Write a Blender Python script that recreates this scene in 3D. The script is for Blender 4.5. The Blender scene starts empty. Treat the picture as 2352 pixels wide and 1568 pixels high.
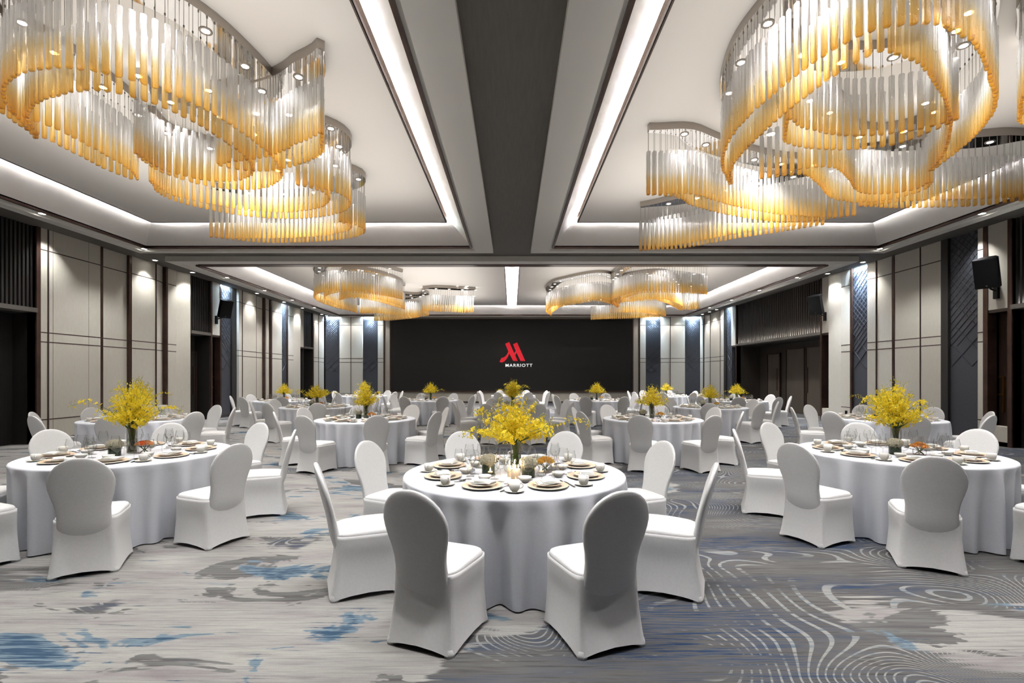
import bpy, math, random
from math import sin, cos, pi, radians, sqrt, atan2
from mathutils import Vector, Matrix
random.seed(7)
scene = bpy.context.scene
C = scene.collection

# ------------------------------------------------------------------ camera, world, exposure
H = 1.57
cd = bpy.data.cameras.new('camera'); cam = bpy.data.objects.new('camera', cd); C.objects.link(cam)
cam.location = (0, 0, H); cam.rotation_euler = (pi/2, 0, 0)
cd.sensor_width = 36; cd.lens = 17.2; cd.shift_y = 79/2352; cd.clip_start = 0.05; cd.clip_end = 200
scene.camera = cam
w = bpy.data.worlds.new('world'); scene.world = w; w.use_nodes = True
w.node_tree.nodes['Background'].inputs[0].default_value = (0, 0, 0, 1)
vs = scene.view_settings
vs.view_transform = 'Standard'; vs.look = 'None'; vs.gamma = 1; vs.use_curve_mapping = False
vs.exposure = 0.85
cy = scene.cycles
cy.max_bounces = 6; cy.diffuse_bounces = 3; cy.glossy_bounces = 3; cy.transmission_bounces = 4
cy.transparent_max_bounces = 24; cy.caustics_reflective = False; cy.caustics_refractive = False
cy.sample_clamp_indirect = 3.0; cy.use_adaptive_sampling = True; cy.adaptive_threshold = .03; cy.use_light_tree = False; cy.use_denoising = True

LP = 1.0                                             # common factor on the lamps
def lamp(kind, loc, energy, color=(1, 1, 1), **k):
    l = bpy.data.lights.new('lamp', kind); l.energy = energy*LP; l.color = color
    o = bpy.data.objects.new('lamp', l); C.objects.link(o); o.location = loc
    for a, v in k.items():
        if a == 'rot': o.rotation_euler = v
        else: setattr(l, a, v)
    return o
WARM = (1.0, 0.95, 0.89); NEUT = (1.0, 0.98, 0.96); COOL = (0.62, 0.82, 1.0)
def spot(x, y, z, e, ang=100, blend=0.7, color=NEUT, r=0.06, tilt=(0, 0)):
    return lamp('SPOT', (x, y, z), e, color, spot_size=radians(ang), spot_blend=blend, shadow_soft_size=r, rot=(radians(tilt[0]), radians(tilt[1]), 0))
def strip(p0, p1, dirv, wd, e, color=NEUT, spread=180):
    p0, p1, d = Vector(p0), Vector(p1), Vector(dirv).normalized()
    ax = (p1-p0); L = ax.length; ax.normalize()
    o = lamp('AREA', (p0+p1)/2, e*L, color, shape='RECTANGLE', size=L, size_y=wd, spread=radians(spread))
    zz = -d; xx = ax; yy = zz.cross(xx)
    o.rotation_euler = Matrix((xx, yy, zz)).transposed().to_euler()
    return o

# cove strips of the coffers (x0,x1,y0,y1 of the rim), strips lie on the edge of the hung panel
COFF = [(-9.42, -1.08, -2.6, 12.6), (1.08, 9.42, -2.6, 12.6)]
RCOF = (-9.42, 9.42, 14.68, 26.7)
I_, ZC_ = .541, 5.412
for (x0, x1, y0, y1) in COFF:
    i = I_
    for sx, x in ((-1, x0+i), (1, x1-i)):
        inner = abs(x) < 4
        strip((x, y0+i, ZC_), (x, y1-i, ZC_), (sx, 0, -.35), .02, 48 if inner else 11)
    strip((x0+i, y1-i, ZC_), (x1-i, y1-i, ZC_), (0, 1, -.35), .02, 9)
    strip((x0+i, y0+i, ZC_), (x1-i, y0+i, ZC_), (0, -1, -.35), .02, 9)
x0, x1, y0, y1 = RCOF; i = I_+.03
strip((x0+i, y0+i, ZC_), (x0+i, y1-i, ZC_), (-1, 0, -.35), .02, 12)
strip((x1-i, y0+i, ZC_), (x1-i, y1-i, ZC_), (1, 0, -.35), .02, 12)
strip((x0+i, y1-i+.05, ZC_), (x1-i, y1-i+.05, ZC_), (0, 1, -.35), .02, 9)
for s in (-1, 1):
    strip((s*.257, y0+i, 5.41), (s*.257, y1-i, 5.41), (-s, 0, .5), .02, 8)

# downlight positions: (x, y, z, energy); the lamp of each is set here, its fitting is built below
DOWN = []
for s in (-1, 1):
    for y in (2.6, 6.3, 10.0): DOWN.append((s*9.6, y, 4.89, 70))
    DOWN.append((s*9.6, 12.77, 4.89, 70))
    for y in (16.5, 19.0, 21.4, 23.8): DOWN.append((s*9.6, y, 4.89, 70))
    for x in (.82, 3.0, 5.15, 7.35): DOWN.append((s*x, 14.27, 4.89, 110))
PAN = []                                            # in the hung panels
for s in (-1, 1):
    for x, y, e in ((4.2, 4.55, 50), (4.15, 3.1, 95), (2.4, 4.4, 50), (6.3, 4.3, 70), (4.05, 7.65, 90), (4.3, 9.0, 120)): PAN.append((s*x, y, 5.35, e))  # front panel downlights are added to brighten the tables below
    for y, e in ((4.05, 40), (2.1, 95)): DOWN.append((s*.8, y, 4.85, e))
    for x, y in ((6.74, 18.15), (7.1, 18.15), (1.89, 20.6), (2.31, 20.6), (2.23, 23.2), (1.82, 23.2), (5.2, 18.4), (5.4, 21.6)): PAN.append((s*x, y, 5.35, 165))
for x, y, z, e in DOWN+PAN: spot(x, y, z-.035, e*1.8, 116, .8)
# added upward lamps without fittings, standing in for chandelier glow on the panels
for s in (-1, 1):
    for x, y, sx, sy, e in ((4.4, 6.9, 5.6, 7.4, 82), (4.4, 19.8, 6.2, 8.6, 105)):
        lamp('AREA', (s*x, y, 4.30), e, WARM, shape='RECTANGLE', size=sx, size_y=sy, rot=(pi, 0, 0))
# ------------------------------------------------------------------ colour + materials
def lin(r, g, b):
    f = lambda c: (c/255/12.92) if c/255 <= .04045 else ((c/255+.055)/1.055)**2.4
    return (f(r), f(g), f(b), 1)
def mat(name, col, rough=.6, metal=0, **k):
    m = bpy.data.materials.new(name); m.use_nodes = True
    p = m.node_tree.nodes['Principled BSDF']
    p.inputs['Base Color'].default_value = col if len(col) == 4 else (*col, 1)
    p.inputs['Roughness'].default_value = rough; p.inputs['Metallic'].default_value = metal
    for a, v in k.items(): p.inputs[a.replace('_', ' ')].default_value = v
    return m
class NT:
    """small helper for node graphs"""
    def __init__(s, m): s.t = m.node_tree; s.n = s.t.nodes; s.l = s.t.links
    def node(s, kind, **k):
        n = s.n.new(kind)
        for a, v in k.items(): setattr(n, a, v)
        return n
    def put(s, sock, v):
        if hasattr(v, 'is_output'): s.l.new(v, sock)
        elif isinstance(v, (tuple, list)) and sock.type == 'RGBA' and len(v) == 3: sock.default_value = (*v, 1)
        else: sock.default_value = v
    def math(s, op, a, b=0, c=0, clamp=False):
        n = s.node('ShaderNodeMath', operation=op, use_clamp=clamp)
        s.put(n.inputs[0], a); s.put(n.inputs[1], b); s.put(n.inputs[2], c); return n.outputs[0]
    def mapping(s, vec, sc=(1, 1, 1), loc=(0, 0, 0)):
        n = s.node('ShaderNodeMapping'); s.l.new(vec, n.inputs['Vector']); n.inputs['Scale'].default_value = sc; n.inputs['Location'].default_value = loc
        return n.outputs[0]
    def noise(s, vec, scale=1, detail=2, rough=.5, dist=0):
        n = s.node('ShaderNodeTexNoise'); s.l.new(vec, n.inputs['Vector'])
        n.inputs['Scale'].default_value = scale; n.inputs['Detail'].default_value = detail; n.inputs['Roughness'].default_value = rough; n.inputs['Distortion'].default_value = dist
        return n.outputs['Fac']
    def step(s, v, lo, hi):
        n = s.node('ShaderNodeMapRange', clamp=True); s.put(n.inputs[0], v); n.inputs[1].default_value = lo; n.inputs[2].default_value = hi; return n.outputs[0]
    def mix(s, f, a, b):
        n = s.node('ShaderNodeMix', data_type='RGBA'); s.put(n.inputs[0], f); s.put(n.inputs[6], a); s.put(n.inputs[7], b); return n.outputs[2]
    def coord(s, which='Object'): return s.node('ShaderNodeTexCoord').outputs[which]
    def ramp(s, f, stops):
        n = s.node('ShaderNodeValToRGB'); s.put(n.inputs[0], f); e = n.color_ramp.elements
        while len(e) < len(stops): e.new(.5)
        for q, (p, c) in zip(e, stops): q.position = p; q.color = c
        return n.outputs[0]
    def bump(s, h, strength=.2, dist=.01):
        n = s.node('ShaderNodeBump'); s.put(n.inputs['Height'], h); n.inputs['Strength'].default_value = strength; n.inputs['Distance'].default_value = dist; return n.outputs[0]
def pbsdf(m): return m.node_tree.nodes['Principled BSDF']
def grain(m, c0, c1, sc, bump=0, rough=None, detail=3):
    """base colour varying between two tones on an anisotropic noise in object space"""
    g = NT(m); v = g.noise(g.mapping(g.coord('Object'), sc), 1, detail, .6); p = pbsdf(m)
    g.put(p.inputs['Base Color'], g.mix(g.step(v, .3, .7), c0, c1))
    if bump: g.put(p.inputs['Normal'], g.bump(v, bump, .004))
    return m
M = {}
M['fabric'] = grain(mat('white_stretch_fabric', lin(232, 232, 232), .75, Sheen_Weight=.15), lin(232, 232, 232), lin(226, 226, 227), (60, 60, 60))
M['cloth'] = grain(mat('white_table_linen', lin(232, 235, 243), .8), lin(232, 235, 243), lin(226, 229, 238), (90, 90, 90))
M['panel'] = grain(mat('cream_wall_fabric', lin(206, 201, 190), .85), lin(208, 203, 193), lin(201, 196, 185), (40, 40, 6), .08)
M['cream'] = mat('cream_moulding', lin(243, 241, 235), .6)
M['ceiling'] = mat('ceiling_paint', lin(238, 234, 229), .8)
M['slope'] = mat('coffer_paint', lin(232, 227, 223), .75)
M['soffit'] = grain(mat('charcoal_soffit', lin(88, 84, 79), .7), lin(86, 82, 77), lin(94, 90, 85), (30, 3, 3))
M['bronze'] = grain(mat('bronze_trim', lin(84, 66, 58), .35, .6), lin(88, 68, 60), lin(70, 54, 48), (3, 3, 3))
M['darkline'] = mat('dark_brown_line', lin(66, 52, 46), .5, .3)  # dark brown of the trim lines, joints and panel edges
M['wood'] = grain(mat('dark_stained_wood', lin(58, 53, 48), .5), lin(62, 57, 52), lin(48, 44, 40), (30, 30, 1.2), .05)
M['black_wood'] = grain(mat('near_black_wood', lin(38, 36, 34), .5), lin(40, 38, 36), lin(31, 30, 29), (25, 25, 1.2))
M['brown_wood'] = grain(mat('brown_veneer', lin(52, 38, 31), .4), lin(58, 42, 34), lin(42, 31, 26), (25, 25, 1.5))
M['door'] = grain(mat('taupe_door_veneer', lin(86, 78, 70), .55), lin(88, 80, 72), lin(76, 69, 62), (30, 30, 1.0))
M['gold'] = mat('brass', lin(170, 132, 70), .3, 1)
M['slate'] = grain(mat('slate_blue_lattice', lin(66, 68, 76), .5), lin(66, 68, 76), lin(60, 62, 70), (20, 20, 20))
M['lattice_bar'] = mat('lattice_bar_metal', lin(84, 88, 96), .3, .8)
M['chrome'] = mat('polished_chrome', lin(206, 202, 198), .06, 1)
M['chrome_side'] = mat('brushed_nickel', lin(168, 160, 152), .35, .8)
M['wire'] = mat('steel_wire', lin(150, 146, 140), .4, .6)
M['black'] = mat('black_plastic', lin(9, 9, 10), .5, 0, Specular_IOR_Level=.25)
M['grille'] = mat('black_grille', lin(6, 6, 7), .7, 0, Specular_IOR_Level=.2)
M['porcelain'] = mat('white_porcelain', lin(246, 245, 240), .25)
M['gold_plate'] = mat('champagne_charger', lin(238, 208, 182), .35, .0)
M['napkin'] = mat('napkin_linen', lin(240, 239, 234), .85)
M['steel'] = mat('cutlery_steel', lin(120, 118, 116), .22, 1)
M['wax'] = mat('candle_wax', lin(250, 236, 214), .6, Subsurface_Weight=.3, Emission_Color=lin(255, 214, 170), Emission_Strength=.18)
M['leaf'] = mat('dark_green_leaf', lin(38, 62, 40), .4)
M['bud'] = mat('orchid_bud', lin(196, 190, 60), .5)
M['stem'] = mat('flower_stem', lin(74, 98, 42), .5)
M['skirting'] = mat('dark_skirting', lin(58, 50, 46), .5)
M['screen'] = mat('led_panel', lin(7, 7, 8), .6)
def emit(name, col, s):
    m = mat(name, col, .5); p = pbsdf(m); p.inputs['Emission Color'].default_value = col; p.inputs['Emission Strength'].default_value = s; return m
M['lens'] = emit('lit_lens', lin(255, 250, 240), 14)
M['flame'] = emit('candle_flame', lin(255, 214, 140), 14)
M['led_white'] = emit('led_white', lin(255, 250, 240), 6)
M['led_logo_red'] = emit('led_red', lin(205, 28, 44), .40)
M['led_logo_white'] = emit('led_text_white', lin(245, 245, 245), .38)
def flower_mat(name, stops, scale=9, trans=.45):
    m = mat(name, stops[0][1], .6); g = NT(m); v = g.noise(g.coord('Object'), scale, 3, .7)
    c = g.ramp(v, stops); p = pbsdf(m); g.put(p.inputs['Base Color'], c)
    t = g.node('ShaderNodeBsdfTranslucent'); g.put(t.inputs[0], c)
    mx = g.node('ShaderNodeMixShader'); mx.inputs[0].default_value = trans
    g.l.new(p.outputs[0], mx.inputs[1]); g.l.new(t.outputs[0], mx.inputs[2]); g.l.new(mx.outputs[0], g.n['Material Output'].inputs[0]); return m
M['orchid'] = flower_mat('yellow_orchid_petal', [(.25, lin(254, 240, 96)), (.5, lin(252, 230, 56)), (.64, lin(246, 218, 34)), (.82, lin(200, 146, 20))], 55)
M['white_petal'] = flower_mat('white_hydrangea_petal', [(.3, lin(246, 243, 232)), (.6, lin(238, 234, 216)), (.8, lin(236, 236, 214))], 30, .65)
M['rose_yellow'] = flower_mat('yellow_rose_petal', [(.3, lin(255, 222, 120)), (.6, lin(253, 206, 88)), (.8, lin(248, 192, 78))], 30, .6)
M['rose_orange'] = flower_mat('orange_rose_petal', [(.3, lin(254, 208, 110)), (.55, lin(252, 186, 96)), (.8, lin(244, 150, 96))], 22, .55)
M['rose_red'] = flower_mat('coral_rose_petal', [(.3, lin(254, 214, 160)), (.5, lin(250, 184, 120)), (.64, lin(238, 104, 66)), (.8, lin(222, 64, 44))], 16, .5)
def glass_mat(name, tint, frost=0.0, edge=1.0):
    m = bpy.data.materials.new(name); m.use_nodes = True; g = NT(m); g.n.remove(g.n['Principled BSDF'])
    lw = g.node('ShaderNodeLayerWeight'); lw.inputs[0].default_value = .5; fc = lw.outputs['Facing']
    tr = g.node('ShaderNodeBsdfTransparent'); g.put(tr.inputs[0], g.mix(g.math('POWER', fc, 3.5), tint, tuple(c*.58 for c in tint[:3])+(1,)))
    gl = g.node('ShaderNodeBsdfGlossy'); gl.inputs['Roughness'].default_value = .03
    f = g.math('MULTIPLY_ADD', g.math('POWER', fc, 2.5), .7*edge, .055, clamp=True)
    mx = g.node('ShaderNodeMixShader'); g.put(mx.inputs[0], f); g.l.new(tr.outputs[0], mx.inputs[1]); g.l.new(gl.outputs[0], mx.inputs[2])
    g.l.new(mx.outputs[0], g.n['Material Output'].inputs[0]); return m
M['glass'] = glass_mat('clear_thin_glass', (.975, .98, .98, 1))
M['crystal'] = glass_mat('cut_crystal', (.80, .82, .84, 1), 0, 1.3)
M['green_glass'] = glass_mat('green_water_glass', (.80, .90, .76, 1))
def rod_mat():
    m = bpy.data.materials.new('amber_glass_rod'); m.use_nodes = True; g = NT(m); g.n.remove(g.n['Principled BSDF'])
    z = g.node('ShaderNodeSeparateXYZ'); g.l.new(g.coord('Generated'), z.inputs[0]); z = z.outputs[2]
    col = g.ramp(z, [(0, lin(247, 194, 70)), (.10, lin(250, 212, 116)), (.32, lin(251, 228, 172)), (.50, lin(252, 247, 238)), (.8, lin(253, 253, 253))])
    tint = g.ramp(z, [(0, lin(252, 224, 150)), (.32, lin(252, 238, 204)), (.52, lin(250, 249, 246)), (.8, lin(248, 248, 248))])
    nz = g.noise(g.mapping(g.coord('Object'), (70, 70, 42)), 1, 3, .6); nb = g.bump(nz, .8, .014)
    up = g.node('ShaderNodeVectorMath', operation='ADD'); g.l.new(nb, up.inputs[0]); up.inputs[1].default_value = (0, 0, 1.1)   # bubbles scatter the light that runs down the rod
    un = g.node('ShaderNodeVectorMath', operation='NORMALIZE'); g.l.new(up.outputs[0], un.inputs[0]); un = un.outputs[0]
    di = g.node('ShaderNodeBsdfDiffuse'); g.put(di.inputs[0], col); g.put(di.inputs['Normal'], un)
    tl = g.node('ShaderNodeBsdfTranslucent'); g.put(tl.inputs[0], col); g.put(tl.inputs['Normal'], nb)
    a = g.node('ShaderNodeMixShader'); a.inputs[0].default_value = .5; g.l.new(di.outputs[0], a.inputs[1]); g.l.new(tl.outputs[0], a.inputs[2])
    tr = g.node('ShaderNodeBsdfTransparent'); g.put(tr.inputs[0], tint)
    b = g.node('ShaderNodeMixShader'); b.inputs[0].default_value = .40; g.l.new(tr.outputs[0], b.inputs[1]); g.l.new(a.outputs[0], b.inputs[2])
    gl = g.node('ShaderNodeBsdfGlossy'); gl.inputs['Roughness'].default_value = .12; g.put(gl.inputs['Normal'], nb)
    lw = g.node('ShaderNodeLayerWeight'); lw.inputs[0].default_value = .4
    f = g.math('MULTIPLY_ADD', lw.outputs['Facing'], .45, .06, clamp=True)
    c = g.node('ShaderNodeMixShader'); g.put(c.inputs[0], f); g.l.new(b.outputs[0], c.inputs[1]); g.l.new(gl.outputs[0], c.inputs[2])
    g.l.new(c.outputs[0], g.n['Material Output'].inputs[0]); return m
M['rod'] = rod_mat()
def carpet_mat():
    m = mat('patterned_carpet', (.4, .4, .4), .95); g = NT(m); P = g.coord('Object'); p = pbsdf(m)
    sx = g.node('ShaderNodeSeparateXYZ'); g.l.new(P, sx.inputs[0]); X = sx.outputs[0]
    streak = g.noise(g.mapping(P, (1.1, 26, 1)), 1, 5, .62)                    # woven streaks that run across the room
    streak2 = g.noise(g.mapping(P, (2.2, 60, 1), (3, 7, 0)), 1, 4, .6)
    jag = g.math('MULTIPLY_ADD', streak, .16, -.08)
    big = g.math('ADD', g.noise(g.mapping(P, (1, 1.5, 1), (2.3, 4.1, 0)), .42, 4, .55, .5), jag)
    bias = g.math('MULTIPLY', g.step(X, -1.6, .8), .215)
    region = g.step(g.math('ADD', big, bias), .585, .60)                       # 1 where the contour lines are
    # pale field with blotches
    tone = g.noise(g.mapping(P, (.9, 4.2, 1), (9, 1, 0)), 1, 6, .68)
    pale = g.ramp(tone, [(.3, lin(172, 160, 160)), (.46, lin(198, 190, 184)), (.6, lin(212, 206, 197)), (.75, lin(182, 172, 166))])
    pale = g.mix(g.math('MULTIPLY', g.step(streak2, .48, .62), .5), pale, lin(150, 145, 143))
    b1 = g.math('ADD', g.noise(g.mapping(P, (.9, 1.5, 1), (5, 2, 0)), 1, 4, .6, .8), jag)
    pale = g.mix(g.step(b1, .59, .60), pale, g.mix(g.step(streak, .42, .6), lin(116, 113, 111), lin(150, 146, 142)))
    b2 = g.math('ADD', g.noise(g.mapping(P, (1.0, 1.9, 1), (1.7, 8, 0)), 1, 4, .6, .8), jag)
    pale = g.mix(g.step(b2, .59, .60), pale, lin(146, 164, 175))
    b3 = g.math('ADD', b2, g.math('MULTIPLY_ADD', streak2, .6, -.3))
    pale = g.mix(g.step(b3, .62, .67), pale, lin(72, 100, 126))
    # grey field with contour lines
    grey = g.ramp(streak2, [(.32, lin(92, 90, 88)), (.46, lin(122, 118, 115)), (.6, lin(138, 134, 130)), (.72, lin(108, 106, 106))])
    bl = g.noise(g.mapping(P, (.35, 1.6, 1), (4, 11, 0)), 1, 4, .6)
    bm = g.math('MULTIPLY', g.step(bl, .44, .60), g.step(streak2, .46, .56))
    grey = g.mix(bm, grey, lin(52, 76, 112))
    wv = g.noise(g.mapping(P, (1, 1.25, 1), (7, 3, 0)), .5, .6, .3, 1.1)
    fr = g.math('FRACT', g.math('MULTIPLY', wv, 64)); tri = g.math('ABSOLUTE', g.math('SUBTRACT', fr, .5))
    dash = g.step(g.math('ADD', g.noise(g.mapping(P, (.7, 1.8, 1), (2, 20, 0)), 1, 3), g.math('MULTIPLY_ADD', streak, .5, -.25)), .465, .555)
    line = g.math('MULTIPLY', g.step(tri, .14, .10), dash)
    grey = g.mix(line, grey, g.mix(g.step(streak2, .5, .62), lin(192, 187, 180), lin(128, 142, 158)))
    col = g.mix(region, pale, grey)
    fine = g.noise(g.mapping(P, (160, 160, 1)), 1, 2)
    col = g.mix(g.math('MULTIPLY', g.step(fine, .3, .7), .14), col, lin(90, 88, 88))
    dk = g.node('ShaderNodeMix', data_type='RGBA', blend_type='MULTIPLY'); dk.inputs[0].default_value = 1; g.put(dk.inputs[6], col); dk.inputs[7].default_value = (.60, .628, .66, 1); col = dk.outputs[2]
    g.put(p.inputs['Base Color'], col); g.put(p.inputs['Normal'], g.bump(fine, .3, .004)); p.inputs['Specular IOR Level'].default_value = .1
    return m
M['carpet'] = carpet_mat()

# ------------------------------------------------------------------ mesh helper
class MB:
    def __init__(s): s.v = []; s.f = []
    def add(s, vs, fs):
        n = len(s.v); s.v += [tuple(p) for p in vs]; s.f += [tuple(q+n for q in f) for f in fs]; return s
    def box(s, a, b):
        (x0, y0, z0), (x1, y1, z1) = a, b
        return s.add([(x0, y0, z0), (x1, y0, z0), (x1, y1, z0), (x0, y1, z0), (x0, y0, z1), (x1, y0, z1), (x1, y1, z1), (x0, y1, z1)],
                     [(0, 3, 2, 1), (4, 5, 6, 7), (0, 1, 5, 4), (1, 2, 6, 5), (2, 3, 7, 6), (3, 0, 4, 7)])
    def loft(s, rings, cap0=True, cap1=True, closed=True):
        n = len(rings[0]); vs = [p for r in rings for p in r]; fs = []
        for i in range(len(rings)-1):
            for j in range(n if closed else n-1):
                k = (j+1) % n; fs.append((i*n+j, i*n+k, (i+1)*n+k, (i+1)*n+j))
        if cap0: fs.append(tuple(range(n-1, -1, -1)))
        if cap1: fs.append(tuple((len(rings)-1)*n+j for j in range(n)))
        return s.add(vs, fs)
    def lathe(s, prof, n=24, cap0=False, cap1=False, c=(0, 0)):
        return s.loft([[(c[0]+r*cos(2*pi*j/n), c[1]+r*sin(2*pi*j/n), z) for j in range(n)] for r, z in prof], cap0, cap1)
    def tube(s, pts, r, n=6, caps=True):
        pts = [Vector(p) for p in pts]; rr = r if isinstance(r, (list, tuple)) else [r]*len(pts); rings = []; up = None
        for i, p in enumerate(pts):
            t = (pts[min(i+1, len(pts)-1)]-pts[max(i-1, 0)]).normalized()
            if up is None: up = t.orthogonal().normalized()
            up = (up - t*up.dot(t)).normalized(); sd = t.cross(up)
            rings.append([p+(up*cos(2*pi*j/n)+sd*sin(2*pi*j/n))*rr[i] for j in range(n)])
        return s.loft(rings, caps, caps)
    def prism(s, poly, z0, z1):
        n = len(poly); return s.loft([[(x, y, z0) for x, y in poly], [(x, y, z1) for x, y in poly]])
    def xf(s, m):
        s.v = [tuple(m @ Vector(p)) for p in s.v]; return s
    def mesh(s, name, m, smooth=False, auto=None):
        me = bpy.data.meshes.new(name); me.from_pydata(s.v, [], s.f); me.update()
        ms = m if isinstance(m, list) else [m]
        for q in ms: me.materials.append(q)
        if smooth:
            me.polygons.foreach_set('use_smooth', [True]*len(me.polygons))
            if auto: me.set_sharp_from_angle(angle=radians(auto))
        return me
def ob(name, mesh, parent=None, loc=None):
    o = bpy.data.objects.new(name, mesh); C.objects.link(o)
    if parent: o.parent = parent
    if loc is not None: o.location = loc
    return o
def tag(o, label=None, cat=None, group=None, kind=None):
    if label: o['label'] = label
    if cat: o['category'] = cat
    if group: o['group'] = group
    if kind: o['kind'] = kind
    return o
def thing(name, label, cat, loc=(0, 0, 0), rz=0, group=None):
    o = bpy.data.objects.new(name, None); C.objects.link(o); o.empty_display_size = .1
    o.location = loc; o.rotation_euler = (0, 0, rz); return tag(o, label, cat, group)
def copy_tree(o, parent=None):
    c = o.copy(); C.objects.link(c)
    if parent: c.parent = parent
    for ch in list(o.children): copy_tree(ch, c)
    return c
class Proto:
    """first use places the built thing itself, later uses place copies"""
    def __init__(s, o): s.o = o; s.used = False
    def put(s, loc, rz=0, label=None, group=None, scale=None):
        o = s.o if not s.used else copy_tree(s.o); s.used = True
        o.location = loc; o.rotation_euler = (0, 0, rz)
        if scale is not None: o.scale = (scale,)*3 if not isinstance(scale, tuple) else scale
        if label: o['label'] = label
        if group: o['group'] = group
        return o

# ------------------------------------------------------------------ room shell
def struct(name, mesh, parent=None):
    o = ob(name, mesh, parent)
    if not parent: o['kind'] = 'structure'
    return o
XW, YF, YB, ZS, ZM = 10.9, 28.3, -4.0, 5.0, 4.85
fl = struct('floor', MB().box((-13, YB-.2, -.12), (13, YF+.3, 0)).mesh('floor', M['carpet']))
struct('ceiling', MB().box((-13, YB-.2, 5.62), (13, YF+.3, 5.75)).mesh('ceiling', M['ceiling']))
# charcoal soffit between the walls and the coffers
sb = MB()
for s in (-1, 1): sb.box((min(s*9.95, s*13), YB, ZS), (max(s*9.95, s*13), YF, ZS+.1))
sb.box((-9.95, 13.09, ZS), (9.95, 14.02, ZS+.1)); sb.box((-9.95, 27.2, ZS), (9.95, YF, ZS+.1)); sb.box((-9.95, YB, ZS), (9.95, -3.1, ZS+.1))
sb.box((-.5, -3.1, ZS-.06), (.5, 13.09, ZS+.05))
so = struct('ceiling_soffit', sb.mesh('ceiling_soffit', M['soffit'])); so['kind'] = 'structure'
def coffer(idx, x0, x1, y0, y1, panels, inner=None):
    """frame round the opening, sloped faces, hung panels with a dark brown edge"""
    root = struct('trim_%d' % idx, None); root.empty_display_size = .1
    fr = MB(); ch = MB(); tr = MB()
    ox0, ox1, oy0, oy1 = x0-.53, x1+.53, y0-.49, y1+.49
    if inner: 
        if x0 > 0: ox0 = .5
        else: ox1 = -.5
    if idx == 3: oy0, oy1 = 14.02, y1+.5
    def band(a, b, z0, z1, mb): mb.box((min(a[0], b[0]), min(a[1], b[1]), z0), (max(a[0], b[0]), max(a[1], b[1]), z1))
    def ring(mb, ex, ey, ex2, ey2, z0, z1):
        """rectangular ring between two rectangles"""
        (ax0, ax1), (ay0, ay1), (bx0, bx1), (by0, by1) = ex, ey, ex2, ey2
        band((ax0, ay0), (bx0, ay1), z0, z1, mb); band((bx1, ay0), (ax1, ay1), z0, z1, mb)
        band((bx0, ay0), (bx1, by0), z0, z1, mb); band((bx0, by1), (bx1, ay1), z0, z1, mb)
    ring(fr, (ox0, ox1), (oy0, oy1), (x0-.30 if x0 != 1.08 else x0-.1, x1+.30 if x1 != -1.08 else x1+.1), (y0-.3, y1+.28 if idx != 3 else y1+.28), ZM, ZS+.02)
    ring(ch, (ox0+.02, ox1-.02), (oy0+.02, oy1-.02), (x0, x1), (y0, y1), ZM+.045, ZS+.05)
    ring(tr, (x0-.045, x1+.045), (y0-.045, y1+.045), (x0, x1), (y0, y1), ZM-.004, ZM+.09)
    if idx == 3: tr.box((-9.24, 14.40, ZM-.012), (9.24, 14.68, ZM+.03))
    struct('moulding', fr.mesh('moulding', M['cream']), root); struct('downlight_channel', ch.mesh('downlight_channel', M['cream']), root)
    struct('rim_trim', tr.mesh('rim_trim', M['bronze']), root)
    a, z0, z1 = .50, ZM+.07, 5.46
    for (p, q) in (((x0, y0), (x0, y1)), ((x0, y1), (x1, y1)), ((x1, y1), (x1, y0)), ((x1, y0), (x0, y0))):
        ins = lambda t: (t[0]+(a if t[0] == x0 else -a), t[1]+(a if t[1] == y0 else -a))
        pi_, qi = ins(p), ins(q)
        dx, dy = q[0]-p[0], q[1]-p[1]; L = sqrt(dx*dx+dy*dy); nx, ny = -dy/L*.03, dx/L*.03
        b = MB(); b.add([(*p, z0), (*q, z0), (*qi, z1), (*pi_, z1), (*pi_, 5.62), (*qi, 5.62)], [(0, 1, 2, 3), (3, 2, 5, 4)])
        struct('sloped_face', b.mesh('sloped_face', M['slope']), root)
    for (px0, px1, py0, py1) in panels:
        b = MB().box((px0, py0, 5.353), (px1, py1, 5.40)); pn = struct('hung_panel', b.mesh('hung_panel', M['ceiling']), root)
        e = MB(); ring(e, (px0-.006, px1+.006), (py0-.006, py1+.006), (px0, px1), (py0, py1), 5.345, 5.41)
        ring(e, (px0-.006, px1+.006), (py0-.006, py1+.006), (px0+.022, px1-.022), (py0+.022, py1-.022), 5.345, 5.356)
        struct('panel_edge', e.mesh('panel_edge', M['darkline']), pn)
    return root
for k, (x0, x1, y0, y1) in enumerate(COFF):
    coffer(k+1, x0, x1, y0, y1, [(x0+.534, x1-.534, y0+.534, y1-.534)], True)
x0, x1, y0, y1 = RCOF
r3 = coffer(3, x0, x1, y0, y1, [(x0+.57, -.25, y0+.534, y1-.52), (.25, x1-.57, y0+.534, y1-.52)])
struct('light_trough', MB().box((-.5, y0+.4, 5.50), (.5, y1-.4, 5.54)).mesh('light_trough', M['slope']), r3)

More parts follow.
